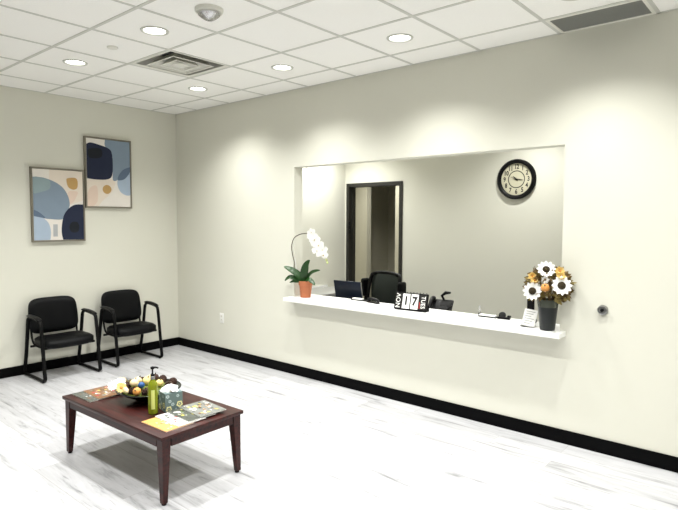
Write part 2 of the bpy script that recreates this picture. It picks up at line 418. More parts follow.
# ------------------------------------------------------------------ wall fittings
t = thing('wall_outlet', 'white electrical outlet low on the window wall near the corner', 'outlet', (.895, 0, .45))
MB().box(-.036, .036, -.006, 0, -.058, .058, 'white', .0025).build('cover_plate', t)
for z in (-.022, .022):
    m_ = MB().box(-.017, .017, -.0085, -.006, z-.014, z+.014, 'offwhite', .001)
    m_.box(-.008, -.005, -.0088, -.0085, z-.002, z+.006, 'dark').box(.005, .008, -.0088, -.0085, z-.002, z+.006, 'dark')
    m_.build('socket', t, smooth=0)
t = thing('push_button', 'small round metal button with a dark centre on the wall right of the window', 'wall button', (5.075, 0, .994))
XB = R3(PI/2, 'X')
MB().lathe([(.034, 0), (.034, .014), (.030, .022), (.024, .024), (.022, .018), (.0, .018)], 'steel', 32, X=XB, cap=(False, False)).build('housing', t)
MB().lathe([(.012, .018), (.012, .027), (.006, .029), (0, .029)], 'plastic', 20, X=XB, cap=(False, False)).build('button', t)

# ------------------------------------------------------------------ framed pictures
ART1 = dict(inner=((57, 160), (268, 175), (272, 470), (60, 472)), shapes=[
    ('a_beige', [(125, 165), (268, 175), (269, 300), (210, 320), (150, 330), (125, 240)], 0),
    ('a_pink', [(205, 262), (245, 262), (240, 285), (225, 308), (208, 310)], 1),
    ('a_lightblue', [(57, 365), (92, 372), (118, 395), (128, 430), (126, 470), (60, 472)], 0),
    ('a_slate', [(57, 196), (100, 200), (150, 220), (185, 248), (205, 285), (210, 322), (196, 350), (180, 380), (130, 380), (90, 372), (57, 340)], 0),
    ('a_teal', [(60, 200), (95, 202), (126, 214), (126, 248), (90, 262), (60, 270)], 0),
    ('a_deep', [(57, 338), (82, 350), (106, 374), (80, 371), (57, 365)], 0),
    ('a_tan', [(197, 210), (205, 203), (235, 202), (246, 216), (244, 245), (226, 253), (204, 240)], 1),
    ('a_navy', [(270, 318), (235, 318), (208, 332), (186, 360), (176, 400), (174, 440), (180, 470), (272, 470)], 0),
    ('a_black', [(210, 405), (222, 393), (242, 394), (251, 410), (248, 432), (234, 440), (216, 436), (208, 420)], 1),
    ('a_grey', [(138, 403), (157, 403), (157, 456), (138, 456)], 0)])
ART2 = dict(inner=((285, 35), (468, 52), (466, 328), (287, 325)), shapes=[
    ('a_beige', [(287, 212), (395, 212), (388, 262), (350, 300), (330, 325), (287, 325)], 0),
    ('a_pink', [(300, 245), (325, 240), (328, 300), (310, 325), (287, 325), (287, 270)], 0),
    ('a_slate', [(362, 42), (468, 52), (468, 158), (440, 168), (418, 190), (412, 212), (392, 212), (394, 150), (388, 96), (362, 70)], 0),
    ('a_lightblue', [(468, 157), (437, 170), (417, 198), (411, 232), (424, 264), (448, 278), (467, 278)], 0),
    ('a_deep', [(468, 157), (438, 168), (418, 192), (413, 213), (440, 210), (460, 190), (468, 178)], 0),
    ('a_navy', [(285, 62), (302, 55), (340, 65), (374, 78), (389, 97), (393, 150), (388, 195), (370, 210), (330, 212), (286, 207)], 0),
    ('a_black', [(293, 84), (330, 78), (348, 88), (348, 112), (330, 121), (296, 118)], 0),
    ('a_tan', [(348, 253), (353, 240), (366, 234), (379, 240), (385, 253), (379, 267), (366, 273), (353, 266)], 1)])
for n_, c_ in dict(a_beige=(226, 214, 200), a_pink=(222, 200, 184), a_lightblue=(168, 184, 202), a_slate=(128, 144, 160), a_teal=(140, 158, 162),
                   a_deep=(92, 108, 130), a_tan=(188, 152, 96), a_navy=(24, 33, 58), a_black=(12, 18, 28), a_grey=(176, 178, 180), a_ground=(228, 222, 214)).items():
    M[n_] = mat(n_, srgb(*c_), .75, noise=.07, nscale=9)
def picture(name, y0, y1, z0, z1, art, label):
    t = thing(name, label, 'picture', (0, (y0+y1)/2, (z0+z1)/2), 0, 'framed abstract prints on the left wall')
    w, h = (y1-y0)/2, (z1-z0)/2; fw = .014; D = .040
    f = MB(); f.box(0.001, D, -w, w, h-fw, h, 'frame_wood', .0015).box(0.001, D, -w, w, -h, -h+fw, 'frame_wood', .0015)
    f.box(0.001, D, -w, -w+fw, -h+fw, h-fw, 'frame_wood', .0015).box(0.001, D, w-fw, w, -h+fw, h-fw, 'frame_wood', .0015)
    f.box(0.001, .006, -w+fw, w-fw, -h+fw, h-fw, 'frame_wood').build('frame', t, smooth=0)
    c = MB(); cw, ch = w-fw-.004, h-fw-.004
    c.box(.006, .034, -cw, cw, -ch, ch, 'a_ground')
    TL, TRr, BR, BL = [Vector(p) for p in art['inner']]
    def uv(p):
        u, v = .5, .5
        for _ in range(12):
            q = TL*(1-u)*(1-v)+TRr*u*(1-v)+BR*u*v+BL*(1-u)*v
            du = (TRr-TL)*(1-v)+(BR-BL)*v; dv = (BL-TL)*(1-u)+(BR-TRr)*u; e = Vector(p)-q
            det = du.x*dv.y-du.y*dv.x; u += (e.x*dv.y-e.y*dv.x)/det; v += (du.x*e.y-du.y*e.x)/det
        return min(1, max(0, u)), min(1, max(0, v))
    for i, (mn, poly, closed) in enumerate(art['shapes']):
        pts = [uv(p) for p in poly]
        if closed: pts = [(p.x, p.y) for p in catmull([(a, b, 0) for a, b in pts], 5, True)]
        else:
            # round only the corners that are not on the canvas edge
            q = []; edge = [min(a, 1-a, b, 1-b) < .012 for a, b in pts]; n = len(pts)
            if mn == 'a_grey': q = pts
            elif not any(edge): q = [(p.x, p.y) for p in catmull([(a, b, 0) for a, b in pts], 5, True)]
            else:
                s0 = next(k_ for k_ in range(n) if edge[k_]); k_ = 0
                while k_ < n:
                    run = [pts[(s0+k_) % n]]; k_ += 1
                    while not edge[(s0+k_) % n]: run.append(pts[(s0+k_) % n]); k_ += 1
                    if len(run) == 1: q.append(run[0])
                    else: q += [(p.x, p.y) for p in catmull([(a, b, 0) for a, b in run+[pts[(s0+k_) % n]]], 5)[:-1]]
            pts = [(min(1, max(0, a)), min(1, max(0, b))) for a, b in q]
        x = .0342+i*.00025
        bm = bmesh.new(); vs = [bm.verts.new((x, -cw+2*cw*a, ch-2*ch*b)) for a, b in pts]
        bmesh.ops.remove_doubles(bm, verts=vs, dist=1e-5)
        vv = list(bm.verts); fc = bm.faces.new(vv); bmesh.ops.triangulate(bm, faces=[fc]); bm.verts.index_update()
        c.add([v.co.copy() for v in bm.verts], [[v.index for v in f_.verts] for f_ in bm.faces], mn); bm.free()
    o = c.build('canvas', t, smooth=0)
    return t
picture('framed_picture', -1.735, -1.186, 1.362, 2.137, ART1, 'framed abstract print with navy shape at lower right, hung lower of the two')
picture('framed_picture', -1.172, -.628, 1.728, 2.512, ART2, 'framed abstract print with navy shape at upper left, hung higher of the two')

# ------------------------------------------------------------------ guest chairs
def guest_chair(loc, W, D, label, rz=0):
    t = thing('guest_chair', label, 'chair', loc, rz, 'black guest chairs along the left wall')
    hw = W/2-.02
    # pushed so that the back is near x=0, facing +x
    for s_ in (-1, 1):
        y = s_*hw
        loop = [(.0, y, .02), (.05, y, .018), (D*.5, y, .018), (D-.045, y, .018), (D-.01, y, .035), (D-.012, y, .08), (D-.055, y, .42), (D-.078, y, .565),
                (D-.105, y, .598), (D-.16, y, .607), (.24, y, .615), (.165, y, .617), (.125, y, .597), (.105, y, .55), (.045, y, .25), (-.008, y, .06)]
        path = catmull(loop, 4, True)
        f = MB(); f.tube(path, .0125, 'tube', 10, True, ry=.019)
        fo = f.build('side_frame', t)
        arm = MB(); pts = catmull([(D-.10, y, .606), (D-.14, y, .618), (D*.6, y, .626), (.22, y, .63), (.13, y, .628)], 4)
        k = len(pts); arm.tube(pts, [.008]+[.014]*(k-2)+[.008], 'plastic', 10, ry=.026); arm.build('arm_pad', t)
        for x in (.03, D-.05): MB().lathe([(.013, 0), (.013, .008)], 'plastic', 10, (x, y, 0)).build('foot_glide', fo)
    # cross bars under the seat
    MB().tube([(.15, -hw, .315), (.15, hw, .315)], .012, 'tube', 8).build('cross_bar', t)
    MB().tube([(D-.10, -hw+.01, .322), (D-.10, hw-.01, .322)], .012, 'tube', 8).build('cross_bar', t)
    # back supports: curved brackets from under the seat up to the backrest
    for s_ in (-1, 1):
        y = s_*(hw-.045)
        b = MB(); b.tube(catmull([(D-.12, y, .325), (.25, y, .318), (.13, y, .33), (.075, y, .39), (.055, y, .5), (.045, y, .60)], 5), .011, 'tube', 8)
        b.build('back_bracket', t)
    # seat cushion
    def cushion(nu, nv, fn, m):
        mb = MB(); vs = []; fs = []
        for i in range(nu):
            for j in range(nv): vs.append(fn(i/(nu-1), j/(nv-1), 1))
        for i in range(nu):
            for j in range(nv): vs.append(fn(i/(nu-1), j/(nv-1), -1))
        A = nu*nv
        for i in range(nu-1):
            for j in range(nv-1):
                a = i*nv+j; fs.append((a, a+1, a+nv+1, a+nv)); fs.append((A+a, A+a+nv, A+a+nv+1, A+a+1))
        for i in range(nu-1):
            fs.append((i*nv, (i+1)*nv, A+(i+1)*nv, A+i*nv)); fs.append((i*nv+nv-1, A+i*nv+nv-1, A+(i+1)*nv+nv-1, (i+1)*nv+nv-1))
        for j in range(nv-1):
            fs.append((j, A+j, A+j+1, j+1)); b_ = (nu-1)*nv+j; fs.append((b_, b_+1, A+b_+1, A+b_))
        mb.add(vs, fs, m); return mb
    sw = hw-.022
    def sq(u, v, e=4.5):   # square -> superellipse
        a, b = 2*u-1, 2*v-1
        m_ = max(abs(a), abs(b))
        if m_ < 1e-6: return 0, 0, 0
        q = (abs(a/m_)**e+abs(b/m_)**e)**(1/e)
        return a/q, b/q, m_
    def seat(u, v, s_):
        a, b, m_ = sq(u, v)
        x = .10+(D-.01-.10)*(a*.5+.5); y = b*sw
        edge = (1-m_**6)**.5 if m_ < 1 else 0
        top = .384+.030*edge-.03*max(0, a-.55)**1.5*2+.008*b*b
        bot = .345-.026*edge-.02*max(0, a-.5)
        return (x, y, top if s_ > 0 else bot)
    cushion(18, 18, seat, 'vinyl').build('seat', t, smooth=60)
    def back(u, v, s_):
        a, b, m_ = sq(u, v, 5)
        y = a*(sw-.004)*(1-.03*max(0, b))-.018; z = .604+b*.182
        edge = (1-m_**5)**.5 if m_ < 1 else 0
        curve = .035*(a*a)            # wraps toward the sitter
        lean = -.06*(z-.42)/.38
        xc = .088+curve+lean
        return (xc+(.028*edge if s_ > 0 else -.022*edge), y, z)
    cushion(18, 18, back, 'vinyl').build('backrest', t, smooth=60)
    return t
guest_chair((.03, -1.565, 0), .59, .495, 'black vinyl guest chair on the left, below the lower framed print')
guest_chair((.03, -.812, 0), .57, .465, 'black vinyl guest chair on the right, nearer the room corner')

# ------------------------------------------------------------------ coffee table
TZ = .398; TC = (2.880, -2.120); TRZ = math.radians(1.6)
t = thing('coffee_table', 'low dark cherry wooden coffee table in the middle of the pale floor', 'table', (TC[0], TC[1], 0), TRZ)
hx, hy = .585, .297
MB().box(-hx, hx, -hy, hy, TZ-.022, TZ, 'wood', .003).build('tabletop', t, smooth=30)
a_ = MB(); i_ = .016
a_.box(-hx+i_+.06, hx-i_-.06, -hy+i_, -hy+i_+.02, TZ-.072, TZ-.022, 'wood').box(-hx+i_+.06, hx-i_-.06, hy-i_-.02, hy-i_, TZ-.072, TZ-.022, 'wood')
a_.box(-hx+i_, -hx+i_+.02, -hy+i_+.06, hy-i_-.06, TZ-.072, TZ-.022, 'wood').box(hx-i_-.02, hx-i_, -hy+i_+.06, hy-i_-.06, TZ-.072, TZ-.022, 'wood')
a_.build('apron', t, smooth=0)
for sx in (-1, 1):
    for sy in (-1, 1):
        X0, Y0 = sx*(hx-.014), sy*(hy-.014)
        def ringz(w, z): return [(X0, Y0, z), (X0-sx*w, Y0, z), (X0-sx*w, Y0-sy*w, z), (X0, Y0-sy*w, z)]
        vs = ringz(.053, TZ-.022)+ringz(.053, TZ-.075)+ringz(.030, .012)
        fs = [(0, 1, 2, 3), (8, 9, 10, 11)]+[(a*4+i, a*4+(i+1) % 4, a*4+4+(i+1) % 4, a*4+4+i) for a in (0, 1) for i in range(4)]
        lg = MB().add(vs, fs, 'wood').build('leg', t, smooth=0)
        MB().lathe([(.014, 0), (.014, .012)], 'plastic', 14, (X0-sx*.017, Y0-sy*.017, 0)).build('foot_glide', lg)

# bowl of decorations
BC = (2.80, -2.075)
t = thing('decorative_bowl', 'wide shallow dark bowl on the coffee table filled with pinecones and gourds', 'bowl', (BC[0], BC[1], TZ))
MB().lathe([(0, 0), (.07, 0), (.078, .004), (.11, .020), (.165, .048), (.205, .072), (.209, .076), (.203, .078), (.16, .056), (.11, .030), (.07, .014), (0, .011)],
           'bowl', 48, cap=(False, False)).build('bowl_body', t, smooth=50)
MB().tube([(.207*math.cos(2*PI*k/48), .207*math.sin(2*PI*k/48), .0765) for k in range(48)], .0035, 'bowl', 6, True).build('rim', t)
# a mound of moss inside the bowl carries the pieces
fl = MB().lathe([(0, .013), (.07, .016), (.155, .058), (.165, .066), (.12, .080), (.05, .092), (0, .094)], 'moss', 32, cap=(False, False))
o = tag(fl.build('moss_filling', loc=(BC[0], BC[1], TZ)), 'dark mossy filling in the bowl under the pinecones', 'moss'); o['kind'] = 'stuff'
def pinecone(label, loc, r=.032, L=.075, rx=0, rz=0):
    m_ = MB(); X = TR(0, 0, 0) @ R3(rz, 'Z') @ R3(rx, 'Y')
    m_.ball((0, 0, 0), r*.62, 'cone', 10, (1, 1, L/r*.75), X=X)
    N = 42
    for i in range(N):
        u = (i+.5)/N; z = L*(u-.5)*.95; rr = r*math.sin(PI*min(1, u*.85+.13))**.7; a = i*2.39996
        Y = X @ TR(0, 0, z) @ R3(a, 'Z') @ R3(-.35-.5*u, 'Y')
        s_ = r*.42
        m_.add([(rr*.4, -s_*.7, -.002), (rr*.4, s_*.7, -.002), (rr*.92, s_, 0), (rr*1.05, 0, .003), (rr*.92, -s_, 0)], [(0, 1, 2, 3, 4)], 'cone', Y)
        m_.add([(rr*.88, -s_*.9, .0006), (rr*.88, s_*.9, .0006), (rr*.92, s_, .0006), (rr*1.05, 0, .0036), (rr*.92, -s_, .0006)], [(0, 1, 2, 3, 4)], 'cone_tip', Y)
    return tag(m_.build('pinecone', loc=loc, smooth=0), label, 'pinecone', 'pinecones in the bowl')
def gourd(name, label, cat, loc, r, m, sc=(1, 1, .85), ribs=8, rx=0, rz=0, stem=True):
    X = R3(rz, 'Z') @ R3(rx, 'Y')
    t = thing(name, label, cat, loc)
    MB().ball((0, 0, 0), r, m, 24, sc, X=X, wob=(lambda w: 1-.06*abs(math.sin(w*ribs/2))) if ribs else None).build('body', t, smooth=80)
    if stem: MB().tube([tuple(X @ Vector((0, 0, r*sc[2]*.85))), tuple(X @ Vector((.003, 0, r*sc[2]+.012)))], [.005, .003], 'stem', 6).build('stem', t)
    return t
bx, by = BC; Z0 = TZ
pinecone('dark pinecone at the front rim of the bowl, left of the blue ball', (bx+.03, by-.135, Z0+.088), .033, .07, 1.3, .4)
pinecone('dark pinecone behind the white daisy at the left of the bowl', (bx-.09, by-.11, Z0+.085), .032, .07, 1.2, 2.2)
pinecone('dark pinecone between green bottle and bowl rim', (bx+.115, by-.085, Z0+.092), .034, .072, 1.4, 1.1)
pinecone('dark pinecone just behind the tissue box', (bx+.13, by+.06, Z0+.094), .034, .075, .9, .2)
pinecone('dark pinecone at the right end of the bowl', (bx+.06, by+.135, Z0+.09), .034, .078, 1.3, 1.9)
pinecone('dark pinecone at the back rim of the bowl', (bx-.04, by+.13, Z0+.092), .033, .075, 1.3, 2.6)
pinecone('dark pinecone at the back left of the bowl', (bx-.135, by+.02, Z0+.09), .032, .07, 1.3, 0)
gourd('mini_gourd', 'orange mini gourd at the front of the bowl, left of the bottle', 'gourd', (bx+.085, by-.135, Z0+.097), .027, 'orange', rx=1.0, rz=5.3)
gourd('mini_gourd', 'yellow mini gourd high in the bowl behind the bottle', 'gourd', (bx-.01, by-.005, Z0+.122), .031, 'yellow', rx=.4)
gourd('mini_gourd', 'yellow mini gourd between the bottle and tissue box', 'gourd', (bx+.075, by+.035, Z0+.115), .026, 'yellow', rx=.3)
gourd('mini_gourd', 'cream mini gourd beside the blue ball', 'gourd', (bx-.035, by-.085, Z0+.117), .030, 'shell', rx=.5, rz=2)
gourd('mini_gourd', 'cream mini gourd at the back left of the bowl', 'gourd', (bx-.085, by-.03, Z0+.114), .028, 'shell', rx=.4, rz=1)
gourd('mini_gourd', 'orange-yellow mini gourd at the back of the bowl', 'gourd', (bx-.075, by+.06, Z0+.112), .028, 'yellow', rx=.2)
gourd('mini_gourd', 'dark red mini gourd highest at the back of the bowl', 'gourd', (bx-.025, by+.062, Z0+.128), .027, 'cone', rx=.2)
gourd('ball_ornament', 'small blue ball in the middle of the bowl', 'ornament', (bx+.035, by-.075, Z0+.115), .022, 'bluegl', (1, 1, 1), 0, stem=False)
gourd('seashell', 'flat cream shell on the front rim of the bowl', 'shell', (bx+.005, by-.165, Z0+.096), .024, 'shell', (1.1, .7, .6), 10, rx=.6, stem=False)

def petal_ring(mb, n, r0, r1, w, m, X, cup=.0, twist=0, tip=.5, layers=1):
    for L in range(layers):
        for k in range(n):
            a = 2*PI*(k+.5*L)/n+twist
            Y = X @ R3(a, 'Z')
            z0 = .002*L; h = cup
            pts = [(r0, -w*.35, z0), (r0, w*.35, z0), (r0+(r1-r0)*.55, w*.5, z0+h*.5), (r0+(r1-r0)*.85, w*.32, z0+h*.9), (r1, 0, z0+h), (r0+(r1-r0)*.85, -w*.32, z0+h*.9), (r0+(r1-r0)*.55, -w*.5, z0+h*.5)]
            mid = (r0+(r1-r0)*.55, 0, z0+h*.5-.15*w)
            fs = [(7, i, (i+1) % 7) for i in range(7)]
            mb.add(pts+[mid], fs, m, Y)
def look(dir_):
    d = Vector(dir_).normalized(); return d.to_track_quat('Z', 'Y').to_matrix().to_4x4()

# white daisy on the bowl's left rim
def white_bloom(name, label, loc, d, R, group=None, disc='disc', petals='petal', n=12, dr=.40):
    t = thing(name, label, 'flower', loc, 0, group)
    X = look(d)
    p = MB(); petal_ring(p, n, R*.2, R, R*.36, petals, X, cup=R*.16); petal_ring(p, n, R*.2, R*.88, R*.26, petals, X @ TR(0, 0, -.004), cup=R*.05, twist=PI/n); p.build('petals', t, smooth=70)
    MB().ball((0, 0, 0), R*dr, disc, 14, (1, 1, .5), X=X @ TR(0, 0, R*.05)).build('flower_centre', t)
    return t
white_bloom('daisy', 'large cream daisy spilling over the left side of the bowl', (bx-.085, by-.165, Z0+.118), (.5, -.5, .9), .046, 'blooms in the bowl', 'yellow', 'petal', 13, .3)
white_bloom('daisy', 'cream daisy at the far left edge of the bowl', (bx-.16, by-.115, Z0+.112), (.2, -.4, 1), .040, 'blooms in the bowl', 'yellow', 'shell', 12, .3)
white_bloom('daisy', 'cream daisy lying lowest over the left rim of the bowl', (bx-.125, by-.185, Z0+.105), (.5, -.7, .6), .038, 'blooms in the bowl', 'yellow', 'petal', 12, .3)
white_bloom('daisy', 'yellow daisy facing the front on the left rim of the bowl', (bx-.035, by-.175, Z0+.108), (.7, -.6, .5), .036, 'blooms in the bowl', 'orange', 'yellow', 12, .3)
sp = MB()
for i in range(26):
    a = random.uniform(0, 6.28); L_ = random.uniform(.02, .045); e = random.uniform(.1, .9)
    v = Vector((math.cos(a)*math.cos(e), math.sin(a)*math.cos(e), math.sin(e)))*L_
    sp.tube([(0, 0, 0), v*.6, v], [.001, .0035, .0008], random.choice(['foliage', 'leaf', 'foliage2']), 5)
tag(sp.build('foliage_sprig', loc=(bx-.172, by-.05, Z0+.088)), 'small sprig of dried foliage at the left of the bowl', 'foliage')

# soap / oil bottle
t = thing('pump_bottle', 'clear green pump bottle with black pump on the coffee table', 'bottle', (3.078, -2.212, TZ)); t.scale = (1.05, 1.05, 1.14)
MB().lathe([(0, 0), (.025, 0), (.0285, .004), (.0285, .15), (.026, .166), (.016, .180), (.0125, .186), (.0125, .194), (0, .194)], 'oil', 28, cap=(False, False)).build('bottle_body', t)
XL = R3(math.atan2(-1.83, 3.1), 'Z')
lb = MB(); n = 8; vs = []
for z in (.03, .135):
    for k in range(n+1):
        a = -.35+.7*k/n; vs.append((.0291*math.cos(a), .0291*math.sin(a), z))
lb.add(vs, [(k, k+1, n+2+k, n+1+k) for k in range(n)], 'bottle_label', XL); lb.build('front_label', t)
MB().lathe([(.0135, .190), (.0135, .206), (.010, .210), (0, .210)], 'steel', 20, cap=(True, False)).build('collar', t)
pp = MB().lathe([(.0125, .2), (.0125, .215), (.005, .219), (.0045, .243), (.011, .245), (.012, .256), (.004, .259), (0, .259)], 'plastic', 20, cap=(True, False))
pp.tube([tuple(XL @ R3(1.45, 'Z') @ Vector(p)) for p in ((0, 0, .252), (.02, 0, .253), (.034, 0, .248))], [.006, .005, .004], 'plastic', 8); pp.build('pump_head', t)

# tissue box
t = thing('tissue_box', 'teal grey floral tissue box beside the green bottle', 'tissue box', (3.085, -2.092, TZ), math.radians(-12))
bxm = MB().box(-.057, .057, -.057, .057, 0, .118, 'tealgrey', .002)
def deco(face, u, z, r, m, ringed=True):
    X = TR(.0574, u, z) @ R3(PI/2, 'Y') if face == 0 else TR(u, -.0574, z) @ R3(PI/2, 'X')
    def loop(rr, sc, e): return [(rr*(1+.12*math.cos(5*a))*math.cos(a)*sc, rr*(1+.12*math.cos(5*a))*math.sin(a)*sc, e) for a in [2*PI*k/30 for k in range(30)]]
    o_, i_ = loop(r, 1, .0002), loop(r*.55, 1, .0002)
    if ringed: bxm.add(o_+i_, [(k, (k+1) % 30, 30+(k+1) % 30, 30+k) for k in range(30)], m, X); bxm.flat([(p[0]*.4, p[1]*.4, .0002) for p in i_], m, X)
    else: bxm.flat(o_, m, X)
for f_ in (0, 1):
    for (u, z, r, m_) in ((-.033, .018, .018, 'cream'), (-.008, .045, .010, 'paleblue'), (-.026, .066, .009, 'paleblue'), (.036, .04, .019, 'cream'), (.025, .095, .009, 'paleblue'), (-.04, .098, .010, 'paleblue'), (.012, .012, .006, 'paleblue')):
        deco(f_, u, z, r, m_)
bxm.lathe([(.034, .1183), (.0, .1183)], 'tealgrey', 24, cap=(False, False))
bxm.build('box', t, smooth=20)
tp = MB(); nr, na = 7, 28; vs = []
for i in range(nr):
    for j in range(na):
        a = 2*PI*j/na; r = (.050, .052, .046, .036, .026, .014, .002)[i]*(1+.16*math.sin(3*a+i)+.1*math.sin(7*a+2*i)); z = (.119, .124, .134, .143, .149, .152, .150)[i]+(.006*math.sin(4*a+i) if 0 < i < 6 else 0)
        vs.append((r*math.cos(a), r*math.sin(a), z))
tp.add(vs, [(i*na+j, i*na+(j+1) % na, (i+1)*na+(j+1) % na, (i+1)*na+j) for i in range(nr-1) for j in range(na)], 'tissue'); tp.build('tissue', t, smooth=50)

# magazines
for n_, c_ in dict(mg_orange=(214, 160, 96), mg_white=(232, 230, 224), mg_grey=(120, 122, 118), mg_black=(46, 46, 42), mg_red=(168, 60, 56), mg_yel=(206, 196, 96), mg_green=(96, 116, 62),
                   mg_brown=(120, 84, 54), mg_pink=(214, 160, 150), mg_dgrey=(78, 82, 76)).items():
    M[n_] = mat(n_, srgb(*c_), .32, noise=.35, nscale=45)
def magazine(label, cx, cy, z, rz, base, pal, w=.205, h=.265, seed=1, group='magazines on the coffee table', th=.005, tilt=0):
    rnd = random.Random(seed)
    t = thing('magazine', label, 'magazine', (cx, cy, z), rz, group)
    if tilt: t.rotation_euler = (tilt, 0, rz)
    MB().box(-h/2+.001, h/2-.001, -w/2+.001, w/2-.001, .0005, th-.0008, 'paper').build('pages', t, smooth=0)
    c = MB().box(-h/2, h/2, -w/2, w/2, th-.0008, th, base).box(-h/2, h/2, -w/2, w/2, 0, .0005, base)
    for i in range(46):
        m_ = rnd.choice(pal); a, b = rnd.uniform(-h/2+.02, h/2-.03), rnd.uniform(-w/2+.02, w/2-.02)
        ra, rb = rnd.uniform(.004, .020), rnd.uniform(.003, .013); n = rnd.choice([5, 6, 8, 10]); ph = rnd.uniform(0, 6)
        pts = []
        for k in range(n):
            q = ph+2*PI*k/n; s_ = rnd.uniform(.7, 1.2)
            pts.append((max(-h/2, min(h/2, a+ra*math.cos(q)*s_)), max(-w/2, min(w/2, b+rb*math.sin(q)*s_)), th+.00004*(i+1)))
        c.flat(pts, m_)
    c.build('cover', t, smooth=0)
    return t
gm = 'fanned magazines on the near end of the table'
yy = [-2.245, -2.155, -2.075, -1.99]
ms = [('orange and cream magazine at the near corner of the table, bottom of the fan', 'mg_orange', ['mg_white', 'mg_yel', 'mg_pink', 'mg_brown']),
      ('white magazine with red mark, second from the near end of the fan', 'mg_white', ['mg_grey', 'mg_grey', 'mg_white', 'mg_red', 'mg_dgrey', 'mg_white']),
      ('dark patterned magazine with yellow and green, third in the fan', 'mg_dgrey', ['mg_yel', 'mg_white', 'mg_black', 'mg_green', 'mg_white']),
      ('bright photo magazine at the far right end of the fan, topmost', 'mg_grey', ['mg_orange', 'mg_black', 'mg_white', 'mg_brown', 'mg_grey', 'mg_white', 'mg_yel'])]
for i, (lb_, ba, pal) in enumerate(ms):
    magazine(lb_, 3.290-.004*i, yy[i], TZ+.0055*i+.0002, math.radians(2-i*2), ba, pal, seed=11+i, w=.19, h=.25, group=gm)
magazine('greyish brown magazine at the far left corner of the table', 2.45, -2.275, TZ+.0002, math.radians(1), 'mg_dgrey', ['mg_grey', 'mg_brown', 'mg_white', 'mg_grey'], .20, .26, 31, 'magazines left of the bowl')
magazine('colourful food-cover magazine overlapping, left of the bowl', 2.462, -2.215, TZ+.006, math.radians(-3), 'mg_brown', ['mg_pink', 'mg_yel', 'mg_red', 'mg_white', 'mg_grey', 'mg_black', 'mg_dgrey'], .19, .25, 37, 'magazines left of the bowl')

# ------------------------------------------------------------------ reception shelf and desk
SZ = .815
tag(MB().box(2.070, 4.832, -.137, -.0005, SZ-.036, SZ, 'white_lam', .002).box(OX0+.001, OX1-.001, -.0005, .25, SZ-.036, SZ, 'white_lam').build('transaction_shelf', smooth=0),
    'long white shelf running through the reception window opening', 'shelf')
t = thing('reception_desk', 'grey reception desk worktop behind the white shelf', 'desk', (0, 0, 0))
DZT = .70; desk_ = t
MB().box(1.66, 4.9, .252, .80, DZT-.03, DZT, 'grey_lam', .002).build('worktop', t, smooth=0)
t = thing('side_desk', 'grey side worktop along the left wall of the office', 'desk', (0, 0, 0))
MB().box(BX0+.002, 1.656, WT+.002, 1.62, DZT-.03, DZT, 'grey_lam', .002).build('worktop', t, smooth=0)
sp_ = MB().box(BX0+.001, BX0+.016, WT+.002, 1.62, DZT, DZT+.02, 'white_lam'); sp_.build('splash_strip', t, smooth=0)
for x in (1.3,): MB().box(BX0+.01, 1.64, .16, .18, 0, DZT-.03, 'grey_lam').build('support_panel', t, smooth=0)
for x in (1.7, 3.25, 4.86): MB().box(x-.012, x+.012, .30, .78, 0, DZT-.03, 'grey_lam').build('support_panel', desk_, smooth=0)
MB().box(BX0+.01, 1.64, 1.59, 1.612, 0, DZT-.03, 'grey_lam').build('support_panel', t, smooth=0)

# office chair
t = thing('office_chair', 'black mesh-back office chair behind the reception desk', 'office chair', (2.27, 1.08, 0), math.radians(-8))
# faces -y
b = MB(); n = 16
outer = catmull([(-.235, .20, .56), (-.245, .19, .72), (-.235, .23, .92), (-.19, .25, .965), (0, .26, .98), (.19, .25, .965), (.235, .23, .92), (.245, .19, .72), (.235, .20, .56), (0, .20, .53)], 5, True)
b.tube(outer, .022, 'plastic', 10, True); b.build('back_frame', t)
ms_ = MB(); nu, nv = 12, 10; vs = []
for i in range(nu+1):
    for j in range(nv+1):
        a = -1+2*i/nu; z = .55+.415*j/nv; w_ = .235 if z < .88 else .235-.05*((z-.88)/.1)**2
        vs.append((a*w_, .235-.02*(1-a*a)+.04*((z-.75)/.2)**2*.3, z))
ms_.add(vs, [(i*(nv+1)+j, (i+1)*(nv+1)+j, (i+1)*(nv+1)+j+1, i*(nv+1)+j+1) for i in range(nu) for j in range(nv)], 'mesh'); ms_.build('back_mesh', t)
MB().box(-.24, .24, -.22, .22, .44, .51, 'vinyl', .03, seg=4).build('seat', t)
for s_ in (-1, 1):
    MB().tube(catmull([(s_*.24, .08, .45), (s_*.29, .12, .48), (s_*.30, .18, .58), (s_*.30, .21, .72)], 4), .018, 'plastic', 8).build('arm_post', t)
    MB().box(s_*.30-.028, s_*.30+.028, .13, .25, .68, .90, 'vinyl', .026, seg=4).build('arm_pad', t)
MB().tube([(0, .18, .47), (0, .27, .5), (0, .29, .7)], .025, 'plastic', 8).build('back_support', t)
MB().lathe([(.03, .07), (.03, .3), (.022, .3), (.022, .44)], 'plastic', 14).build('gas_column', t)
for k in range(5):
    a = 2*PI*k/5+.3; X = R3(a, 'Z')
    l_ = MB().tube([tuple(X @ Vector(p)) for p in ((.02, 0, .09), (.15, 0, .085), (.29, 0, .065))], [.024, .02, .014], 'plastic', 8).build('base_leg', t)
    MB().lathe([(.004, -.02), (.028, -.02), (.03, 0), (.028, .02), (.004, .02)], 'plastic', 14, X=X @ TR(.29, 0, .030) @ R3(PI/2, 'X')).build('caster', l_)

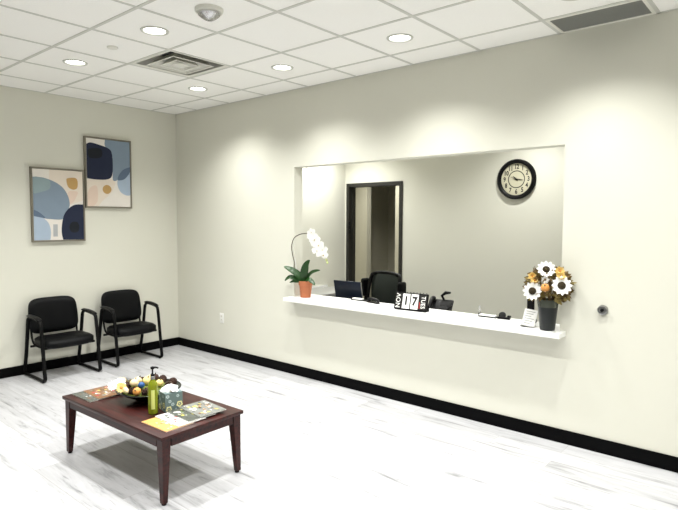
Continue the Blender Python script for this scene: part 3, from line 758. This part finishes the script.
# laptop with its lid toward the window
t = thing('laptop', 'open navy laptop seen from behind its lid, right of the orchid', 'laptop', (2.485, .43, DZT), math.radians(3))
MB().box(-.17, .17, -.01, .23, 0.0, .016, 'plastic', .004).build('keyboard_base', t)
XLid = TR(0, 0, .016) @ R3(math.radians(12), 'X')
MB().box(-.173, .173, -.006, .006, 0, .262, 'navy_lid', .003, X=XLid).build('lid', t)
MB().box(.1735, .1775, -.007, .007, 0, .258, 'steel', .001, X=XLid).build('edge_strip', t)
MB().box(-.155, .155, .0062, .007, .02, .245, 'dark', X=XLid).build('screen', t)

# small black organizer with white slips
t = thing('slip_tray', 'low black tray holding white slips beside the laptop', 'tray', (2.78, .215, SZ), math.radians(4))
MB().box(-.085, .12, -.025, .025, 0, .010, 'plastic', .003).box(-.085, -.08, -.025, .025, .01, .018, 'plastic').build('tray', t)
MB().box(-.072, .045, -.018, .018, .010, .022, 'paper', .001).build('paper_slips', t, smooth=0)
t = thing('stapler', 'black stapler lying on the white shelf in front of the office chair', 'stapler', (2.985, .17, SZ), math.radians(-12))
MB().box(-.08, .08, -.018, .018, 0, .012, 'plastic', .004).build('base', t)
MB().tube(catmull([(-.075, 0, .03), (-.02, 0, .042), (.05, 0, .034), (.078, 0, .022)], 4), .013, 'plastic', 10).build('arm', t)
MB().box(-.078, -.05, -.012, .012, .010, .034, 'plastic', .003).build('hinge', t)

# perpetual calendar
CX, CY = 3.500, .012
t = thing('flip_calendar', 'black perpetual calendar reading 17 on the white shelf', 'calendar', (CX, CY, SZ), math.radians(5))
X = TR(0, 0, .0075) @ R3(math.radians(-14), 'X')
c = MB().box(-.160, .160, .0, .016, 0, .150, 'plastic', .002, X=X)
c.build('frame', t, smooth=0)
for i, (x0, x1, m_, tx) in enumerate(((-.152, -.086, 'ink', 'NOV'), (-.079, -.009, 'paper', '1'), (.003, .073, 'paper', '7'), (.080, .152, 'ink', 'TUES'))):
    p = MB().box(x0, x1, -.004, 0, .010, .140, m_, X=X)
    cxx = (x0+x1)/2
    if i in (1, 2): p.text(tx, .105, 'ink', X @ TR(cxx, -.0045, .075) @ R3(PI/2, 'X'), sx=.9, off=.004)
    elif i == 0: p.text(tx, .062, 'paper', X @ TR(cxx, -.0045, .075) @ R3(PI/2, 'X') @ R3(PI/2, 'Z'), sx=.95)
    else:
        p.text('TUES', .056, 'paper', X @ TR(cxx+.004, -.0045, .075) @ R3(PI/2, 'X') @ R3(-PI/2, 'Z'), sx=.85)
        p.box(x0+.006, x0+.012, -.0046, -.004, .02, .075, 'red_ink', X=X)
    p.build('card', t, smooth=0)
for k in range(10): MB().tube([((-.138+.031*k)+0*a, .006+.010*math.cos(a), .150+.008*math.sin(a)) for a in [2*PI*j/10 for j in range(10)]], .0016, 'plastic', 5, True, X=X).build('binding_ring', t)
MB().box(-.150, .150, .0, .07, .0, .006, 'plastic', .001).box(-.15, .15, .068, .074, .0, .05, 'plastic', .001).build('foot', t, smooth=0)

# desk phone
t = thing('desk_telephone', 'black desk telephone with handset just right of the calendar', 'telephone', (3.545, .47, DZT), math.radians(14))
XP = TR(0, -.02, .03) @ R3(math.radians(42), 'X')
MB().box(-.10, .10, -.08, .10, 0, .022, 'plastic', .006).box(-.08, .08, -.03, .09, .02, .09, 'plastic', .01).build('base', t)
ph = MB().box(-.115, .115, -.10, .12, .06, .085, 'plastic', .008, X=XP)
for i in range(3):
    for j in range(4): ph.box(.005+i*.03, .027+i*.03, -.08+j*.028, -.06+j*.028, .085, .089, 'dark', .001, X=XP)
ph.box(.0, .095, .045, .095, .0852, .087, 'dark', X=XP); ph.build('keypad_body', t)
hs = MB(); hs.tube(catmull([(-.075, -.10, .098), (-.075, -.08, .112), (-.075, 0, .128), (-.075, .09, .118), (-.075, .115, .10)], 4), .016, 'plastic', 10, X=XP)
hs.ball((-.075, -.095, .10), .028, 'plastic', 12, (1, 1, .6), X=XP).ball((-.075, .108, .10), .028, 'plastic', 12, (1, 1, .6), X=XP); hs.build('handset', t)
co = MB(); pts = []
for k in range(90):
    u = k/89; a = k*1.1; pts.append((.03+.12*math.sin(u*3)-.02, -.09-.02*math.sin(u*3)+.012*math.cos(a), .05+.08*math.sin(u*PI)+.012*math.sin(a)))
co.tube(pts, .003, 'plastic', 5); co.build('coiled_cord', t)
MB().tube([(.02, .06, .14), (.0, .02, .205), (.04, .0, .235), (.09, -.01, .24)], [.01, .012, .016, .009], 'plastic', 8).build('headset_arm', t)

# bits on the right of the shelf
t = thing('hand_sanitizer', 'tiny clear bottle with black base at the back edge of the white shelf', 'bottle', (4.058, .215, SZ))
MB().lathe([(.013, 0), (.014, .02), (.011, .022)], 'plastic', 16).build('base', t)
MB().lathe([(.011, .022), (.011, .05), (.006, .058), (.006, .064)], 'clear', 16).build('bottle_body', t)
MB().lathe([(.008, .064), (.009, .074), (.004, .08)], 'greyink', 12).build('cap', t)
t = thing('business_card_box', 'low white card box with a black edge beside the tiny bottle', 'card box', (4.145, .175, SZ), math.radians(2))
MB().box(-.065, .075, -.02, .02, .010, .02, 'paper', .001).build('cards', t, smooth=0)
MB().box(-.07, .085, -.024, .024, 0, .009, 'plastic', .002).build('tray', t, smooth=0)
t = thing('tape_dispenser', 'small black tape dispenser on the white shelf left of the paper sign', 'tape dispenser', (4.283, .175, SZ), math.radians(5))
MB().box(-.045, .055, -.018, .018, 0, .018, 'plastic', .005).box(.035, .06, -.014, .014, .015, .032, 'plastic', .003).build('base', t)
MB().lathe([(.011, -.012), (.026, -.012), (.026, .012), (.011, .012)], 'dark', 20, X=TR(-.008, 0, .03) @ R3(PI/2, 'X')).build('tape_roll', t)
t = thing('paper_sign', 'small white printed card leaning on the shelf beside the flower vase', 'sign', (4.56, -.02, SZ), math.radians(8))
XS = R3(math.radians(-22), 'X') @ R3(math.radians(6), 'Y')
ps = MB().box(-.048, .048, -.001, .001, 0.006, .135, 'paper', X=XS)
for i in range(6):
    z = .118-i*.018; ps.box(-.034, .034-.012*(i % 3), -.0014, -.001, z-.0025, z+.0015, 'greyink', X=XS)
ps.build('card', t, smooth=0)
MB().box(-.05, .05, -.012, .05, 0, .006, 'clear').build('stand', t, smooth=0)
t = thing('cordless_phone', 'upright black cordless phone behind the paper sign and flower vase', 'telephone', (4.51, .16, SZ))
MB().box(-.04, .04, -.035, .035, 0, .03, 'plastic', .008).build('cradle', t)
MB().box(-.028, .028, -.014, .014, .02, .205, 'plastic', .012, seg=3).build('handset', t)

# ------------------------------------------------------------------ orchid
OX, OY = 2.228, .03
t = thing('potted_orchid', 'white orchid in a terracotta pot at the left end of the shelf', 'potted plant', (OX, OY, SZ))
MB().lathe([(0, 0), (.050, 0), (.053, .01), (.066, .125), (.072, .127), (.075, .168), (.070, .169), (.065, .150), (0, .145)], 'terra', 32, cap=(False, False)).build('pot', t)
MB().lathe([(0, .146), (.05, .158), (.068, .152)], 'soil', 24, cap=(False, False)).build('soil', t)
def leaf(pts, w, name='leaf', m='leaf'):
    sp = catmull(pts, 6); k = len(sp); vs = []
    for i, p in enumerate(sp):
        tt = (sp[min(i+1, k-1)]-sp[max(i-1, 0)]).normalized(); side = tt.cross(Vector((.50, -.62, .60)))
        side.normalize(); nrm = side.cross(tt)
        u = i/(k-1); ww = w*(math.sin(PI*min(1, u*.86+.12))**.75)
        vs += [p-side*ww+nrm*ww*.25, p-nrm*.0, p+side*ww+nrm*ww*.25, p-nrm*.004]
    fs = []
    for i in range(k-1):
        A = i*4; B = A+4
        fs += [(A, A+1, B+1, B), (A+1, A+2, B+2, B+1), (A+2, A+3, B+3, B+2), (A+3, A, B, B+3)]
    fs += [(0, 1, 2, 3), ((k-1)*4, (k-1)*4+1, (k-1)*4+2, (k-1)*4+3)]
    MB().add(vs, fs, m).build(name, t, smooth=60)
leaf([(0, -.02, .15), (-.03, -.06, .22), (-.10, -.105, .28), (-.20, -.11, .31)], .036)
leaf([(0, -.01, .165), (.01, -.03, .24), (.05, -.04, .33), (.095, -.04, .385)], .042)
leaf([(0, 0, .165), (.06, -.01, .23), (.13, -.02, .27), (.215, -.02, .29)], .026)
leaf([(-.01, -.02, .15), (-.06, -.08, .19), (-.12, -.11, .205), (-.185, -.115, .165)], .028)
leaf([(.01, -.02, .165), (.08, -.04, .19), (.13, -.04, .17), (.165, -.04, .14)], .024)
leaf([(0, -.02, .165), (-.04, -.08, .165), (-.08, -.10, .165), (-.12, -.11, .15)], .018)
arch = [(-.10, 0, .165-.0), (-.112, -.045, .25), (-.120, -.045, .36), (-.145, -.045, .44), (-.150, -.05, .52), (-.115, -.05, .60), (-.035, -.05, .640), (.05, -.05, .652), (.13, -.05, .655)]
arch[0] = (-.05, 0, .16)
ap = catmull(arch, 6)
MB().tube(ap, .0045, 'stem', 7).build('flower_stem', t)
MB().tube([(-.055, -.02, .15), (-.105, -.03, .30), (-.122, -.032, .40)], .004, 'white', 6).build('support_stake', t)
droop = [(.13, -.05, .655), (.175, -.05, .63), (.22, -.055, .585), (.27, -.06, .51), (.31, -.06, .44), (.345, -.06, .385)]
MB().tube(catmull(droop, 5), .003, 'bud', 6).build('flower_spike', t)
vd = Vector((3.95, -4.08, .15)).normalized()
fpos = [(q_[0]+.045, q_[1]-.01, q_[2]) for q_ in [(.10, .675, .045), (.125, .635, .06), (.165, .605, .062), (.155, .565, .055), (.205, .55, .062), (.20, .50, .055), (.245, .505, .06), (.24, .455, .055), (.283, .46, .05)]]
for i, (fx, fz, R) in enumerate(fpos):
    X = TR(fx, -.07-.012*(i % 3), fz) @ look(vd+Vector((random.uniform(-.25, .25), random.uniform(-.1, .1), random.uniform(-.3, .1)))) @ R3(random.uniform(-.3, .3), 'Z')
    fm = MB()
    for a, w_, L_ in ((0, .55, 1), (2.0, .45, .95), (-2.0, .45, .95), (1.2, .9, 1.0), (-1.2, .9, 1.0)):
        Y = X @ R3(a+PI/2, 'Z'); pts = [(0, 0, 0), (R*.35*L_, w_*R*.45, .004), (R*.75*L_, w_*R*.48, .002), (R*L_, 0, -.002), (R*.75*L_, -w_*R*.48, .002), (R*.35*L_, -w_*R*.45, .004), (R*.55*L_, 0, -.004)]
        fm.add(pts, [(6, k, (k+1) % 6) for k in range(6)], 'petal', Y)
    fo = fm.build('bloom', t, smooth=60)
    MB().ball((0, -.004, .006), .0065, 'lip', 8, (1, 1.3, .8), X=X).build('bloom_lip', fo)
for p in ((.338, -.06, .40), (.350, -.06, .375)): MB().ball(p, .011, 'bud', 10, (1, 1, 1.3)).build('bud', t)

# ------------------------------------------------------------------ sunflower bouquet in vase
VX, VY = 4.712, -.035
t = thing('flower_vase', 'dark tapered vase at the right end of the shelf holding the bouquet', 'vase', (VX, VY, SZ))
MB().lathe([(0, 0), (.050, 0), (.052, .006), (.068, .170), (.0665, .170), (.050, .02), (0, .018)], 'vase', 32, cap=(False, False)).build('vase_body', t)
MB().lathe([(.0685, .168), (.075, .222), (.073, .222), (.067, .168)], 'collar', 32, cap=(False, False)).build('glass_collar', t)
t = thing('flower_bouquet', 'artificial bouquet of dried brown foliage holding sunflowers and pumpkins', 'bouquet', (VX, VY, SZ+.02))
st = MB(); fo = MB(); cen = Vector((.012, -.035, .315))
for i in range(16):
    a = random.uniform(0, 2*PI); e = random.uniform(.0, 1.1); tip = cen+Vector((math.cos(a)*math.cos(e)*.10, math.sin(a)*math.cos(e)*.08, math.sin(e)*.10-.03))
    st.tube(catmull([(random.uniform(-.02, .02), random.uniform(-.02, .02), .002), (tip.x*.3, tip.y*.3, .16), tip], 4), .0028, 'foliage2', 5)
st.build('stems', t)
for i in range(460):
    a = random.uniform(0, 2*PI); e = math.asin(random.uniform(-.75, .95)); rr = random.uniform(.35, 1)**.6
    p = cen+Vector((math.cos(a)*math.cos(e)*.15*rr, math.sin(a)*math.cos(e)*.085*rr, math.sin(e)*.125*rr-.01))
    d = (p-cen).normalized()+Vector((random.uniform(-.6, .6), random.uniform(-.6, .6), random.uniform(-.6, .6)))
    L_ = random.uniform(.032, .058); W_ = L_*.36; X = TR(*p) @ look(d) @ R3(random.uniform(0, 6), 'Z')
    fo.add([(0, 0, 0), (W_, .004, L_*.4), (0, 0, L_), (-W_, .004, L_*.4), (0, -.004, L_*.45)], [(4, 0, 1), (4, 1, 2), (4, 2, 3), (4, 3, 0)], random.choice(['foliage', 'foliage', 'foliage2', 'foliage2']), X)
fo.build('leaves', t, smooth=0)
bq = (VX, VY, SZ+.02)
def at(x, y, z): return (bq[0]+x, bq[1]+y, bq[2]+z)
gb = 'white sunflowers in the bouquet'
white_bloom('white_sunflower', 'white sunflower with dark centre at the top of the bouquet', at(.018, -.10, .425), (.35, -.7, .55), .066, gb)
white_bloom('white_sunflower', 'white sunflower with dark centre at the left of the bouquet', at(-.066, -.125, .268), (.1, -.9, .1), .068, gb)
white_bloom('white_sunflower', 'white sunflower with dark centre at the right of the bouquet', at(.135, -.125, .322), (.45, -.7, .25), .070, gb)
gourd('mini_pumpkin', 'small orange pumpkin in the middle of the bouquet', 'pumpkin', at(.025, -.13, .300), .030, 'orange', (1, 1, .9), 8, rx=-1.0, rz=1.8)
gy = 'pale yellow blooms in the bouquet'
for lb_, p in (('pale yellow bloom at the upper right of the bouquet', (.105, -.08, .415)), ('pale yellow bloom just above the right sunflower', (.12, -.10, .380)), ('pale yellow bloom at the upper left of the bouquet', (-.085, -.08, .365)), ('pale yellow bloom above the left sunflower', (-.06, -.10, .34))):
    u = thing('yellow_bloom', lb_, 'flower', at(*p), 0, gy); m_ = MB()
    for L_ in range(3): petal_ring(m_, 7, .004, .034-.007*L_, .024, 'yellow', look((.3, -.8, .3)) @ TR(0, 0, .004*L_), cup=.012+.006*L_, twist=L_*.4)
    m_.build('petals', u, smooth=60); MB().ball((0, 0, 0), .009, 'orange', 8, X=look((.3, -.8, .3)) @ TR(0, 0, .01)).build('flower_centre', u)
white_bloom('small_white_bloom', 'tiny white bloom between the pumpkin and top sunflower', at(.02, -.12, .355), (.2, -.9, .2), .030, None, 'foliage2', 'petal', 7, .3)

# ------------------------------------------------------------------ wall clock
t = thing('wall_clock', 'round black-rimmed wall clock with cream face on the office wall', 'clock', (3.593, BY1, 2.062))
X = R3(PI/2, 'X'); RR = .222
MB().lathe([(RR*.80, .006), (RR*.80, .030), (RR*.84, .040), (RR*.93, .044), (RR, .030), (RR, .001), (RR*.5, .001)], 'plastic', 56, X=X, cap=(False, False)).build('rim', t, smooth=50)
d = MB().lathe([(0, .012), (RR*.81, .012), (RR*.81, .006), (0, .006)], 'cream_face', 48, X=X, cap=(False, False))
n = 48; r0, r1 = RR*.395, RR*.44
d.add([(r*math.cos(2*PI*k/n), r*math.sin(2*PI*k/n), .0124) for r in (r0, r1) for k in range(n)], [(k, (k+1) % n, n+(k+1) % n, n+k) for k in range(n)], 'ink', X)
for k in range(1, 13):
    a = PI/2-2*PI*k/12; d.text(str(k), .070, 'ink', X @ TR(math.cos(a)*RR*.62, math.sin(a)*RR*.62, .0125), sx=.78, ext=.0008, off=.0022)
d.build('dial', t, smooth=0)
def hand(name, ang, L_, w_, z, tail=.02):
    MB().prism([(-w_, -tail), (w_, -tail), (w_*1.2, L_*.5), (0, L_), (-w_*1.2, L_*.5)], .0015, 'ink', X @ TR(0, 0, z) @ R3(-ang, 'Z')).build(name, t, smooth=0)
hand('hour_hand', math.radians(314), .058, .005, .015); hand('minute_hand', math.radians(94), .088, .004, .018); hand('second_hand', math.radians(292), .078, .002, .021)
MB().lathe([(.009, .014), (.009, .024), (0, .025)], 'plastic', 14, X=X, cap=(False, False)).build('hub', t)

# ------------------------------------------------------------------ office / corridor lights
def panel(x, y, e, label, size=128):
    u = thing('recessed_light', label, 'ceiling light', (x, y, H)); u['group'] = 'recessed lights of the reception office'
    MB().lathe([(.078, 0), (.096, -.006), (.1, 0)], 'offwhite', 32, cap=(False, False)).build('trim_ring', u)
    MB().lathe([(0, -.002), (.078, -.002)], 'lamp', 32, cap=(False, False)).build('lens', u)
    spot(x, y, H-.01, e, size, 1.0)
OFF_E = 150
panel(1.50, 1.30, OFF_E*1.45, 'round recessed ceiling light inside the office near its doorway')
panel(3.87, 1.40, OFF_E, 'round recessed ceiling light inside the office in front of the clock')
panel(2.95, .75, OFF_E*.5, 'round recessed ceiling light inside the office above the reception desk')
COR_E = 230
panel(.95, 2.78, COR_E, 'added unseen ceiling light brightening the corridor beyond the office doorway')  # unseen lamp, added to brighten the corridor walls

# ------------------------------------------------------------------ world, camera, view
wd = bpy.data.worlds.new('world'); bpy.context.scene.world = wd; wd.use_nodes = True
wd.node_tree.nodes['Background'].inputs[0].default_value = (.9, .9, .85, 1); wd.node_tree.nodes['Background'].inputs[1].default_value = .0

yaw, pit, rol = map(math.radians, (130.562, -3.54, .212))
f = Vector((math.cos(pit)*math.cos(yaw), math.cos(pit)*math.sin(yaw), math.sin(pit)))
r = Vector((math.sin(yaw), -math.cos(yaw), 0)); u = r.cross(f)
r2 = r*math.cos(rol)+u*math.sin(rol); u2 = -r*math.sin(rol)+u*math.cos(rol)
cam = bpy.data.cameras.new('camera'); co_ = bpy.data.objects.new('camera', cam); C.objects.link(co_)
cam.sensor_width = 36; cam.lens = 559.0*36/678; cam.clip_start = .05
mw = Matrix.Identity(4)
for i in range(3): mw[i][0] = r2[i]; mw[i][1] = u2[i]; mw[i][2] = -f[i]; mw[i][3] = (6.167, -4.051, 1.598)[i]
co_.matrix_world = mw
sc = bpy.context.scene; sc.camera = co_
sc.view_settings.view_transform = 'Standard'; sc.view_settings.look = 'None'; sc.view_settings.gamma = 1
sc.view_settings.use_curve_mapping = False; sc.view_settings.exposure = .1
sc.cycles.max_bounces = 10; sc.cycles.diffuse_bounces = 5
